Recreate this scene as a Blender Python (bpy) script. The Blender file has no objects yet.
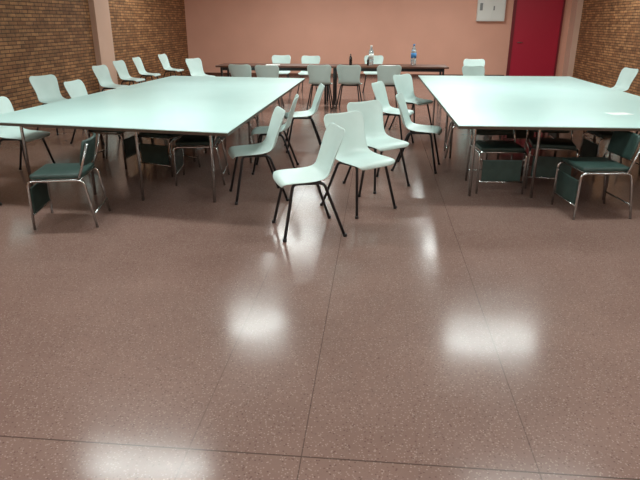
import bpy, bmesh, math, random
from mathutils import Vector, Matrix
random.seed(4)
C=bpy.context.collection
sc=bpy.context.scene
sc.view_settings.view_transform='Standard'
sc.view_settings.exposure=0.0

# ---------------------------------------------------------------- materials
def mat(name,col,rough=.5,metal=0,spec=.5,coat=0):
    m=bpy.data.materials.new(name);m.use_nodes=True
    b=m.node_tree.nodes['Principled BSDF']
    b.inputs['Base Color'].default_value=(*col,1);b.inputs['Roughness'].default_value=rough
    b.inputs['Metallic'].default_value=metal;b.inputs['Specular IOR Level'].default_value=spec
    b.inputs['Coat Weight'].default_value=coat
    return m
def N(m,t,**k):
    n=m.node_tree.nodes.new(t)
    for a,v in k.items(): setattr(n,a,v)
    return n
def L(m,a,b): m.node_tree.links.new(a,b)
def bs(m): return m.node_tree.nodes['Principled BSDF']
def mottled(name,c1,c2,scale,rough,bump=0,**k):
    m=mat(name,c1,rough,**k)
    tc=N(m,'ShaderNodeTexCoord');n=N(m,'ShaderNodeTexNoise');n.inputs['Scale'].default_value=scale;n.inputs['Detail'].default_value=5
    L(m,tc.outputs['Object'],n.inputs['Vector'])
    r=N(m,'ShaderNodeValToRGB');r.color_ramp.elements[0].color=(*c1,1);r.color_ramp.elements[1].color=(*c2,1)
    r.color_ramp.elements[0].position=.35;r.color_ramp.elements[1].position=.65
    L(m,n.outputs['Fac'],r.inputs['Fac']);L(m,r.outputs['Color'],bs(m).inputs['Base Color'])
    if bump:
        b=N(m,'ShaderNodeBump');b.inputs['Strength'].default_value=bump;b.inputs['Distance'].default_value=.01
        L(m,n.outputs['Fac'],b.inputs['Height']);L(m,b.outputs['Normal'],bs(m).inputs['Normal'])
    return m
def brick(name):
    m=mat(name,(.2,.1,.05),.7)
    g=N(m,'ShaderNodeNewGeometry');s=N(m,'ShaderNodeSeparateXYZ');c=N(m,'ShaderNodeCombineXYZ')
    L(m,g.outputs['Position'],s.inputs[0]);L(m,s.outputs['Y'],c.inputs['X']);L(m,s.outputs['Z'],c.inputs['Y'])
    b=N(m,'ShaderNodeTexBrick')
    b.inputs['Scale'].default_value=1;b.inputs['Brick Width'].default_value=.24;b.inputs['Row Height'].default_value=.062
    b.inputs['Mortar Size'].default_value=.009;b.inputs['Mortar Smooth'].default_value=.3
    b.inputs['Color1'].default_value=(.27,.125,.052,1);b.inputs['Color2'].default_value=(.50,.26,.115,1);b.inputs['Mortar'].default_value=(.11,.055,.028,1)
    b.inputs['Bias'].default_value=-.1
    L(m,c.outputs[0],b.inputs['Vector'])
    n=N(m,'ShaderNodeTexNoise');n.inputs['Scale'].default_value=9;n.inputs['Detail'].default_value=4;L(m,g.outputs['Position'],n.inputs['Vector'])
    x=N(m,'ShaderNodeMix',data_type='RGBA',blend_type='MULTIPLY');x.inputs['Factor'].default_value=.7
    r=N(m,'ShaderNodeValToRGB');r.color_ramp.elements[0].color=(.5,.5,.5,1);r.color_ramp.elements[1].color=(1.3,1.2,1.1,1)
    r.color_ramp.elements[0].position=.3;r.color_ramp.elements[1].position=.7
    L(m,n.outputs['Fac'],r.inputs['Fac']);L(m,b.outputs['Color'],x.inputs['A']);L(m,r.outputs['Color'],x.inputs['B'])
    L(m,x.outputs['Result'],bs(m).inputs['Base Color'])
    bp=N(m,'ShaderNodeBump');bp.inputs['Strength'].default_value=.6;bp.inputs['Distance'].default_value=.01;bp.invert=True
    L(m,b.outputs['Fac'],bp.inputs['Height']);L(m,bp.outputs['Normal'],bs(m).inputs['Normal'])
    return m
def terrazzo():
    m=mat('terrazzo_floor',(.25,.16,.13),.2,spec=.24)
    g=N(m,'ShaderNodeNewGeometry');P=g.outputs['Position']
    n=N(m,'ShaderNodeTexNoise');n.inputs['Scale'].default_value=1.1;n.inputs['Detail'].default_value=6;L(m,P,n.inputs['Vector'])
    r=N(m,'ShaderNodeValToRGB');r.color_ramp.elements[0].color=(.208,.126,.105,1);r.color_ramp.elements[1].color=(.268,.168,.141,1)
    r.color_ramp.elements[0].position=.3;r.color_ramp.elements[1].position=.7
    L(m,n.outputs['Fac'],r.inputs['Fac']);col=r.outputs['Color']
    # marble chips
    for sc_,colr,th in ((75,(.42,.31,.27),.18),(55,(.11,.06,.05),.14)):
        v=N(m,'ShaderNodeTexVoronoi');v.inputs['Scale'].default_value=sc_;L(m,P,v.inputs['Vector'])
        w=N(m,'ShaderNodeMapRange');w.inputs['From Min'].default_value=th;w.inputs['From Max'].default_value=th+.14;w.inputs['To Min'].default_value=.65;w.inputs['To Max'].default_value=0
        L(m,v.outputs['Distance'],w.inputs['Value'])
        x=N(m,'ShaderNodeMix',data_type='RGBA');x.inputs['B'].default_value=(*colr,1)
        L(m,w.outputs['Result'],x.inputs['Factor']);L(m,col,x.inputs['A']);col=x.outputs['Result']
    s=N(m,'ShaderNodeSeparateXYZ');L(m,P,s.inputs[0])
    def joint(out,off,step,wd,strength):
        a=N(m,'ShaderNodeMath',operation='SUBTRACT');L(m,out,a.inputs[0]);a.inputs[1].default_value=off
        p=N(m,'ShaderNodeMath',operation='PINGPONG');L(m,a.outputs[0],p.inputs[0]);p.inputs[1].default_value=step/2
        q=N(m,'ShaderNodeMath',operation='LESS_THAN');L(m,p.outputs[0],q.inputs[0]);q.inputs[1].default_value=wd/2
        z=N(m,'ShaderNodeMath',operation='MULTIPLY');L(m,q.outputs[0],z.inputs[0]);z.inputs[1].default_value=strength
        return z.outputs[0]
    # faint tile joints, plus a few open ones that have gone dark
    js=[joint(s.outputs['X'],-.25,.455,.004,.12),joint(s.outputs['Y'],1.82,.455,.004,.12),
        joint(s.outputs['X'],-.25,60,.005,.6),joint(s.outputs['X'],.66,60,.005,.5),joint(s.outputs['X'],-.705,60,.005,.35),
        joint(s.outputs['Y'],1.82,60,.007,.75)]
    acc=js[0]
    for j in js[1:]:
        a=N(m,'ShaderNodeMath',operation='MAXIMUM');L(m,acc,a.inputs[0]);L(m,j,a.inputs[1]);acc=a.outputs[0]
    x=N(m,'ShaderNodeMix',data_type='RGBA');x.inputs['B'].default_value=(.045,.028,.022,1)
    L(m,acc,x.inputs['Factor']);L(m,col,x.inputs['A']);L(m,x.outputs['Result'],bs(m).inputs['Base Color'])
    n2=N(m,'ShaderNodeTexNoise');n2.inputs['Scale'].default_value=3;n2.inputs['Detail'].default_value=8;L(m,P,n2.inputs['Vector'])
    w=N(m,'ShaderNodeMapRange');w.inputs['To Min'].default_value=.11;w.inputs['To Max'].default_value=.24
    L(m,n2.outputs['Fac'],w.inputs['Value']);L(m,w.outputs['Result'],bs(m).inputs['Roughness'])
    return m
M_floor=terrazzo();M_brick=brick('brown_brick')
M_pink=mottled('salmon_paint',(.74,.39,.285),(.78,.415,.305),1.2,.6)
M_col=mottled('pale_salmon_paint',(.70,.46,.35),(.74,.49,.38),1.5,.6)
M_ceil=mottled('ceiling_plaster',(.58,.58,.56),(.64,.64,.62),2,.8)
M_red=mat('red_door_paint',(.45,.012,.04),.4)
M_dframe=mat('dark_red_frame',(.18,.012,.02),.45)
M_white=mottled('white_plastic',(.64,.80,.765),(.68,.84,.805),6,.4)
M_black=mat('black_tube',(.012,.012,.014),.35)
M_chrome=mat('chrome_tube',(.55,.57,.57),.22,1)
M_green=mottled('green_vinyl',(.022,.050,.044),(.033,.067,.058),14,.45)
M_top=mottled('laminate_top',(.60,.85,.82),(.64,.89,.86),1.5,.28)
M_edge=mat('laminate_edge',(.07,.045,.03),.5)
M_wood=mottled('dark_wood',(.085,.03,.018),(.14,.055,.03),5,.35)
M_cab=mat('cabinet_enamel',(.78,.80,.76),.4)
M_grey=mat('grey_plastic',(.25,.27,.27),.5)
M_paper=mat('paper',(.90,.92,.91),.7)
M_blue=mat('blue_label',(.05,.22,.5),.5)
M_dark=mat('dark_glass',(.012,.010,.010),.15)
M_clear=mat('clear_pet',(.75,.85,.88),.1);bs(M_clear).inputs['Transmission Weight'].default_value=.75
M_lamp=mat('lamp_diffuser',(.9,.9,.9),.5);bs(M_lamp).inputs['Emission Color'].default_value=(.92,1,.97,1);bs(M_lamp).inputs['Emission Strength'].default_value=3

# ---------------------------------------------------------------- mesh helpers
def newobj(name,bm,mats,loc=(0,0,0),rot=0,smooth=False,parent=None):
    bmesh.ops.recalc_face_normals(bm,faces=bm.faces)
    me=bpy.data.meshes.new(name);bm.to_mesh(me);bm.free()
    for m in mats: me.materials.append(m)
    if smooth:
        for p in me.polygons:p.use_smooth=True
    o=bpy.data.objects.new(name,me);C.objects.link(o);o.location=loc;o.rotation_euler=(0,0,rot)
    if parent:o.parent=parent
    return o
def box(bm,lo,hi,mi=0,bev=0):
    vs=[bm.verts.new((x,y,z)) for x in (lo[0],hi[0]) for y in (lo[1],hi[1]) for z in (lo[2],hi[2])]
    F=[(0,1,3,2),(4,6,7,5),(0,4,5,1),(2,3,7,6),(0,2,6,4),(1,5,7,3)]
    fs=[bm.faces.new([vs[i] for i in f]) for f in F]
    for f in fs:f.material_index=mi
    if bev:
        es=list({e for f in fs for e in f.edges})
        r=bmesh.ops.bevel(bm,geom=es,offset=bev,segments=2,affect='EDGES',profile=.5)
        for f in r['faces']:f.material_index=mi
def tube(bm,pts,r,mi=0,n=8,cap=True):
    pts=[Vector(p) for p in pts];rings=[]
    for i,p in enumerate(pts):
        a=(pts[i]-pts[i-1]).normalized() if i else None
        b=(pts[i+1]-pts[i]).normalized() if i<len(pts)-1 else None
        t=((a or b)+(b or a)).normalized()
        ref=Vector((0,0,1)) if abs(t.z)<.9 else Vector((0,1,0))
        if i==0:
            u=t.cross(ref).normalized()
        else:
            u=(pu-t*pu.dot(t)).normalized()
        pu=u;w=t.cross(u)
        k=1/max(.5,(a or b).dot(t))
        rings.append([bm.verts.new(p+(u*math.cos(2*math.pi*j/n)+w*math.sin(2*math.pi*j/n))*r*k) for j in range(n)])
    for i in range(len(rings)-1):
        for j in range(n):
            f=bm.faces.new((rings[i][j],rings[i][(j+1)%n],rings[i+1][(j+1)%n],rings[i+1][j]));f.material_index=mi;f.smooth=True
    if cap:
        for q in (rings[0],rings[-1]): bm.faces.new(q).material_index=mi
def fillet(pts,r=.05,n=4):
    pts=[Vector(p) for p in pts];out=[pts[0]]
    for i in range(1,len(pts)-1):
        a=pts[i]+(pts[i-1]-pts[i]).normalized()*r;b=pts[i]+(pts[i+1]-pts[i]).normalized()*r
        for k in range(n+1):
            t=k/n;out.append(a*(1-t)**2+pts[i]*2*t*(1-t)+b*t*t)
    out.append(pts[-1]);return out
def lathe(bm,prof,n=16,mi=0,off=(0,0,0)):
    rings=[[bm.verts.new((off[0]+r*math.cos(2*math.pi*j/n),off[1]+r*math.sin(2*math.pi*j/n),off[2]+z)) for j in range(n)] for r,z in prof]
    for i in range(len(rings)-1):
        for j in range(n):
            f=bm.faces.new((rings[i][j],rings[i][(j+1)%n],rings[i+1][(j+1)%n],rings[i+1][j]));f.material_index=mi;f.smooth=True
    bm.faces.new(rings[0]).material_index=mi;bm.faces.new(rings[-1]).material_index=mi
def sheet_mesh(prof,halfw,dish,ncross=10,thick=.008,sub=2):
    """curved shell, modifiers baked to a mesh"""
    bm=bmesh.new();rows=[]
    for i,(y,z) in enumerate(prof):
        p0=Vector(prof[max(0,i-1)]);p1=Vector(prof[min(len(prof)-1,i+1)]);t=(p1-p0).normalized()
        nrm=Vector((-t.y,t.x))      # (y,z) normal: up for seat, forward for back
        row=[]
        for j in range(ncross+1):
            s=-1+2*j/ncross
            k=dish[i]*abs(s)**2.5
            row.append(bm.verts.new((s*halfw[i],y+nrm.x*k,z+nrm.y*k)))
        rows.append(row)
    for i in range(len(rows)-1):
        for j in range(ncross): bm.faces.new((rows[i][j],rows[i][j+1],rows[i+1][j+1],rows[i+1][j]))
    me=bpy.data.meshes.new('t');bm.to_mesh(me);bm.free()
    o=bpy.data.objects.new('t',me);C.objects.link(o)
    a=o.modifiers.new('s','SOLIDIFY');a.thickness=thick;a.offset=0
    if sub: b=o.modifiers.new('b','SUBSURF');b.levels=sub-1
    dg=bpy.context.evaluated_depsgraph_get();m2=bpy.data.meshes.new_from_object(o.evaluated_get(dg))
    bpy.data.objects.remove(o)
    return m2
def add_mesh(bm,me,mi):
    n0=len(bm.faces);bm.from_mesh(me);bm.faces.ensure_lookup_table()
    for f in bm.faces[n0:]: f.material_index=mi;f.smooth=True

# ---------------------------------------------------------------- chairs
def build_plastic_chair():
    prof=[(-.245,.420),(-.24,.452),(-.21,.470),(-.12,.466),(-.02,.456),(.08,.452),(.145,.462),(.19,.505),(.212,.575),(.234,.655),(.256,.73),(.274,.785),(.284,.817),(.290,.828)]
    hw=[.19,.215,.232,.24,.24,.232,.218,.206,.206,.222,.238,.238,.215,.17]
    dish=[-.02,-.022,-.018,-.008,.004,.018,.035,.052,.052,.045,.04,.035,.03,.025]
    me=sheet_mesh(prof,hw,dish)
    bm=bmesh.new();add_mesh(bm,me,0)
    for s in (-1,1):
        tube(bm,fillet([(s*.235,-.225,.0),(s*.165,-.135,.438),(s*.165,.11,.430),(s*.235,.265,.0)],.035),.0125,1)
        for y in (-.225,.265): lathe(bm,[(.016,0),(.016,.02),(.013,.025)],8,1,(s*.235,y,0))
    for y in (-.09,.08): tube(bm,[(-.165,y,.436),(.165,y,.436)],.011,1)
    o=newobj('plastic_chair',bm,[M_white,M_black]);return o
def build_green_chair():
    bm=bmesh.new()
    box(bm,(-.21,-.22,.415),(.21,.19,.455),0,.015)
    add_mesh(bm,sheet_mesh([(.205,.50),(.215,.53),(.235,.62),(.25,.69),(.255,.715)],[.19,.205,.21,.205,.18],[.03]*5,thick=.025),0)
    # hanging folded panel at the front
    box(bm,(-.19,-.245,.13),(.19,-.228,.34),0,.006)
    r=.011
    for s in (-1,1):
        tube(bm,fillet([(s*.225,-.24,0),(s*.225,-.235,.405),(s*.225,.20,.405),(s*.225,.26,0)],.045),r,1)
        tube(bm,[(s*.225,.16,.405),(s*.222,.205,.52),(s*.215,.262,.70)],r,1)
        tube(bm,[(s*.225,-.238,.36),(s*.19,-.238,.33)],.007,1)
    tube(bm,[(-.225,-.19,.405),(.225,-.19,.405)],.009,1);tube(bm,[(-.225,.17,.405),(.225,.17,.405)],.009,1)
    tube(bm,[(-.225,-.238,.12),(.225,-.238,.12)],.008,1);tube(bm,[(-.225,.25,.12),(.225,.25,.12)],.008,1)
    return newobj('upholstered_chair',bm,[M_green,M_chrome])
def place(base,items):
    for i,(x,y,r) in enumerate(items):
        o=base if i==0 else bpy.data.objects.new(base.name.split('.')[0],base.data)
        if i: C.objects.link(o)
        o.location=(x,y,0);o.rotation_euler=(0,0,math.radians(r))
place(build_plastic_chair(),[
 (-.55,4.47,-70),(-.13,5.12,44),(.03,5.92,42),(-1.15,5.40,-70),(-.98,7.7,-78),(-1.16,6.5,-84),
 (.50,6.75,80),(.23,8.1,70),(.56,9.3,50),
 (-1.13,11.75,180),(-.55,11.8,176),(.18,11.75,186),(-2.12,11.6,180),(-2.65,11.75,172),
 (-2.38,14.6,4),(-1.66,14.4,-5),(-.12,14.7,0),(2.1,13.4,0),(1.85,11.3,20),
 (-4.9,8.65,66),(-5.0,10.9,80),(-5.25,12.35,84),(-5.35,13.6,90),(-5.25,15.0,84),(-3.95,13.2,60),
 (-3.98,7.95,86),(-3.85,5.95,84),(-3.68,4.62,92),
 (4.2,11.1,-78),(3.5,7.6,-84)])
place(build_green_chair(),[
 (-2.58,4.52,-78),(-1.85,5.95,-82),(-2.35,6.35,-20),(-1.8,7.5,-88),(-3.1,6.6,85),(-3.1,8.2,88),
 (1.22,5.95,4),(1.80,6.15,-8),(1.93,5.2,-82),(1.15,7.5,86),(2.65,6.8,-86),(2.65,8.2,-90),(-2.5,7.9,30),(1.9,8.3,10)])

# ---------------------------------------------------------------- tables
def big_table(quad,legs,z=.76):
    root=bpy.data.objects.new('conference_table',None);C.objects.link(root)
    bm=bmesh.new();T=.03
    q=[Vector((x,y,0)) for x,y in quad]
    def slab(z0,z1,ins,mi,bev=0):
        c=sum(q,Vector())/4
        pts=[p+(c-p).normalized()*ins for p in q]
        lo=[bm.verts.new((p.x,p.y,z0)) for p in pts];hi=[bm.verts.new((p.x,p.y,z1)) for p in pts]
        fs=[bm.faces.new(hi),bm.faces.new(lo[::-1])]
        for i in range(4): fs.append(bm.faces.new((lo[i],lo[(i+1)%4],hi[(i+1)%4],hi[i])))
        for f in fs:f.material_index=mi
    slab(z-T,z-.006,0,1);slab(z-.0059,z,.001,0)
    newobj('tabletop',bm,[M_top,M_edge],parent=root)
    bm=bmesh.new()
    for (x0,y0,x1,y1) in legs:
        zt=z-T-.015
        for (xa,ya,xb,yb) in ((x0,y0,x0,y1),(x1,y0,x1,y1)):
            tube(bm,fillet([(xa,ya,0),(xa,ya,zt),(xb,yb,zt),(xb,yb,0)],.05),.015,0)
        tube(bm,[(x0,y0,zt),(x1,y0,zt)],.013,0);tube(bm,[(x0,y1,zt),(x1,y1,zt)],.013,0)
    newobj('chrome_frame',bm,[M_chrome],parent=root)
    return root
big_table([(-1.2,4.61),(-1.16,9.5),(-3.42,9.75),(-3.66,4.98)],
          [(-1.5,5.15,-2.2,6.8),(-1.5,7.3,-2.2,9.2),(-2.75,5.3,-3.4,6.9),(-2.72,7.3,-3.3,9.3)])
big_table([(.71,5.15),(3.16,5.2),(3.15,10.26),(.67,10.21)],
          [(.93,5.6,1.52,7.3),(.93,7.9,1.52,9.8),(2.2,5.6,2.85,7.3),(2.2,7.9,2.85,9.8)])
# long dark wooden table at the back
root=bpy.data.objects.new('wooden_table',None);C.objects.link(root)
bm=bmesh.new();box(bm,(-3.35,12.2,.725),(1.4,12.95,.76),0,.006);newobj('tabletop',bm,[M_wood],parent=root)
bm=bmesh.new()
for x0,x1 in ((-3.25,-1.08),(-.9,1.3)):
    for x in (x0,x1):
        for y in (12.3,12.85): box(bm,(x-.02,y-.02,0),(x+.02,y+.02,.725))
    box(bm,(x0,12.29,.66),(x1,12.31,.724));box(bm,(x0,12.84,.66),(x1,12.86,.724))
newobj('frame',bm,[M_black],parent=root)

# ---------------------------------------------------------------- small things
def bottle(name,x,y,z,s,mats,lab=True):
    bm=bmesh.new()
    lathe(bm,[(.040*s,0),(.043*s,.01*s),(.043*s,.09*s),(.040*s,.10*s),(.043*s,.11*s),(.043*s,.2*s),(.036*s,.235*s),(.016*s,.275*s),(.014*s,.295*s)],16,0)
    lathe(bm,[(.017*s,.295*s),(.017*s,.318*s)],12,1)
    if lab: lathe(bm,[(.0445*s,.11*s),(.0445*s,.185*s)],16,1)
    newobj(name,bm,mats,(x,y,z))
bottle('water_bottle',.72,12.75,.76,1.3,[M_clear,M_blue])
bottle('water_bottle',-.16,12.75,.76,1.2,[M_clear,M_cab])
bottle('soda_bottle',-.58,12.6,.76,.7,[M_dark,M_dark])
bottle('soda_bottle',-.22,12.5,.76,.5,[M_dark,M_dark],False)
def paper(x,y,z,w,h,r):
    bm=bmesh.new();box(bm,(-w/2,-h/2,0),(w/2,h/2,.002));newobj('paper_sheet',bm,[M_paper],(x,y,z),math.radians(r))
paper(2.36,6.0,.76,.21,.15,12);paper(-2.2,12.5,.76,.3,.21,8);paper(.2,12.5,.76,.3,.21,-6)

# ---------------------------------------------------------------- room
XL,XR,YB,YF,H=-6.05,5.72,18.9,-3.2,3.2
def room(name,lo,hi,m):
    bm=bmesh.new();box(bm,lo,hi);return newobj(name,bm,[m])
room('floor',(XL-.2,YF-.2,-.1),(XR+.2,YB+.2,0),M_floor)
room('ceiling',(XL-.2,YF-.2,H),(XR+.2,YB+.2,H+.1),M_ceil)
room('wall_left',(XL-.2,YF,0),(XL,YB,H),M_brick)
room('wall_right',(XR,YF,0),(XR+.2,YB,H),M_brick)
room('wall_back',(XL-.2,YB,0),(XR+.2,YB+.2,H),M_pink)
room('wall_front',(XL-.2,YF-.2,0),(XR+.2,YF,H),M_pink)
room('column_left',(XL-.001,12.5,0),(XL+.12,13.2,H),M_col)
room('column_right',(XR-.16,YB-.5,0),(XR+.001,YB,H),M_col)
# door with frame and handle
root=bpy.data.objects.new('door_1',None);C.objects.link(root);root.location=(0,YB,0)
bm=bmesh.new();box(bm,(3.98,-.05,.01),(5.30,-.005,2.6),0,.004)
newobj('leaf',bm,[M_red],parent=root)
bm=bmesh.new()
box(bm,(3.90,-.07,0),(3.98,-.003,2.68));box(bm,(5.30,-.07,0),(5.35,-.003,2.68));box(bm,(3.98,-.07,2.6),(5.30,-.003,2.68))
newobj('frame',bm,[M_dframe],parent=root)
bm=bmesh.new();tube(bm,[(4.12,-.05,1.03),(4.12,-.1,1.03),(4.26,-.1,1.03)],.01);newobj('handle',bm,[M_chrome],parent=root)
# electrical cabinet
root=bpy.data.objects.new('electrical_cabinet',None);C.objects.link(root);root.location=(3.25,YB-.003,1.62)
bm=bmesh.new();box(bm,(-.40,-.16,0),(.40,0,.85),0,.01);newobj('body',bm,[M_cab],parent=root)
bm=bmesh.new();box(bm,(-.37,-.175,.03),(.0,-.161,.82),0,.005);box(bm,(.02,-.175,.03),(.37,-.161,.82),0,.005);newobj('doors',bm,[M_cab],parent=root)
bm=bmesh.new();box(bm,(.05,-.182,.3),(.09,-.176,.42));box(bm,(-.34,-.182,.3),(-.26,-.176,.5));newobj('latches',bm,[M_grey],parent=root)
room('trim_1',(XL,YB-.015,0),(3.84,YB,.08),M_wood)
# ceiling fluorescent fixtures, plus outer pairs added out of view as fill light
for x,y,ln,e in ((-4.6,-1.6,1.4,50),(-1.9,-1.6,1.4,40),(1.85,-1.6,1.4,40),(4.6,-1.6,1.4,50),  # first and last of this row: unseen fill added to brighten the foreground
    (-4.6,1.5,1.4,40),(-1.9,1.5,1.4,30),(1.85,1.5,1.4,30),(4.6,1.5,1.4,40),  # outermost two here are likewise added fill for the foreground floor
    (-2.45,5.02,1.4,60),(1.75,4.85,1.4,48),(-1.85,8.4,.9,42),(1.9,8.3,1.4,62),
    (-1.95,12.4,1.4,70),(1.85,12.4,1.4,70),(-1.95,16.0,1.4,66),(1.85,16.0,1.4,66),(-4.9,14.5,1.4,34),(4.7,14.5,1.4,34)):  # final pair is added fill, not a known fixture
    w_=ln/2+.05
    bm=bmesh.new();box(bm,(-w_,-.2,-.06),(w_,.2,0));box(bm,(-w_+.04,-.16,-.062),(w_-.04,.16,-.058),1)
    newobj('ceiling_or_fill_light',bm,[M_cab,M_lamp],(x,y,H))
    l=bpy.data.lights.new('fluorescent_or_fill_lamp','AREA');l.shape='RECTANGLE';l.size=ln-.05;l.size_y=.30;l.energy=e;l.color=(.93,1,.965)
    o=bpy.data.objects.new('fluorescent_or_fill_lamp',l);C.objects.link(o);o.location=(x,y,H-.07)
w=bpy.data.worlds.new('w');sc.world=w;w.use_nodes=True;w.node_tree.nodes['Background'].inputs[0].default_value=(.6,.75,.75,1);w.node_tree.nodes['Background'].inputs[1].default_value=.3

# ---------------------------------------------------------------- camera
f=580;t=math.atan(218/f);yaw=math.atan(60/math.hypot(f,218))
cam=bpy.data.cameras.new('camera');cam.sensor_width=36;cam.lens=f/640*36
o=bpy.data.objects.new('camera',cam);C.objects.link(o);o.location=(0,0,1.6);o.rotation_euler=(math.pi/2-t,0,yaw)
sc.camera=o
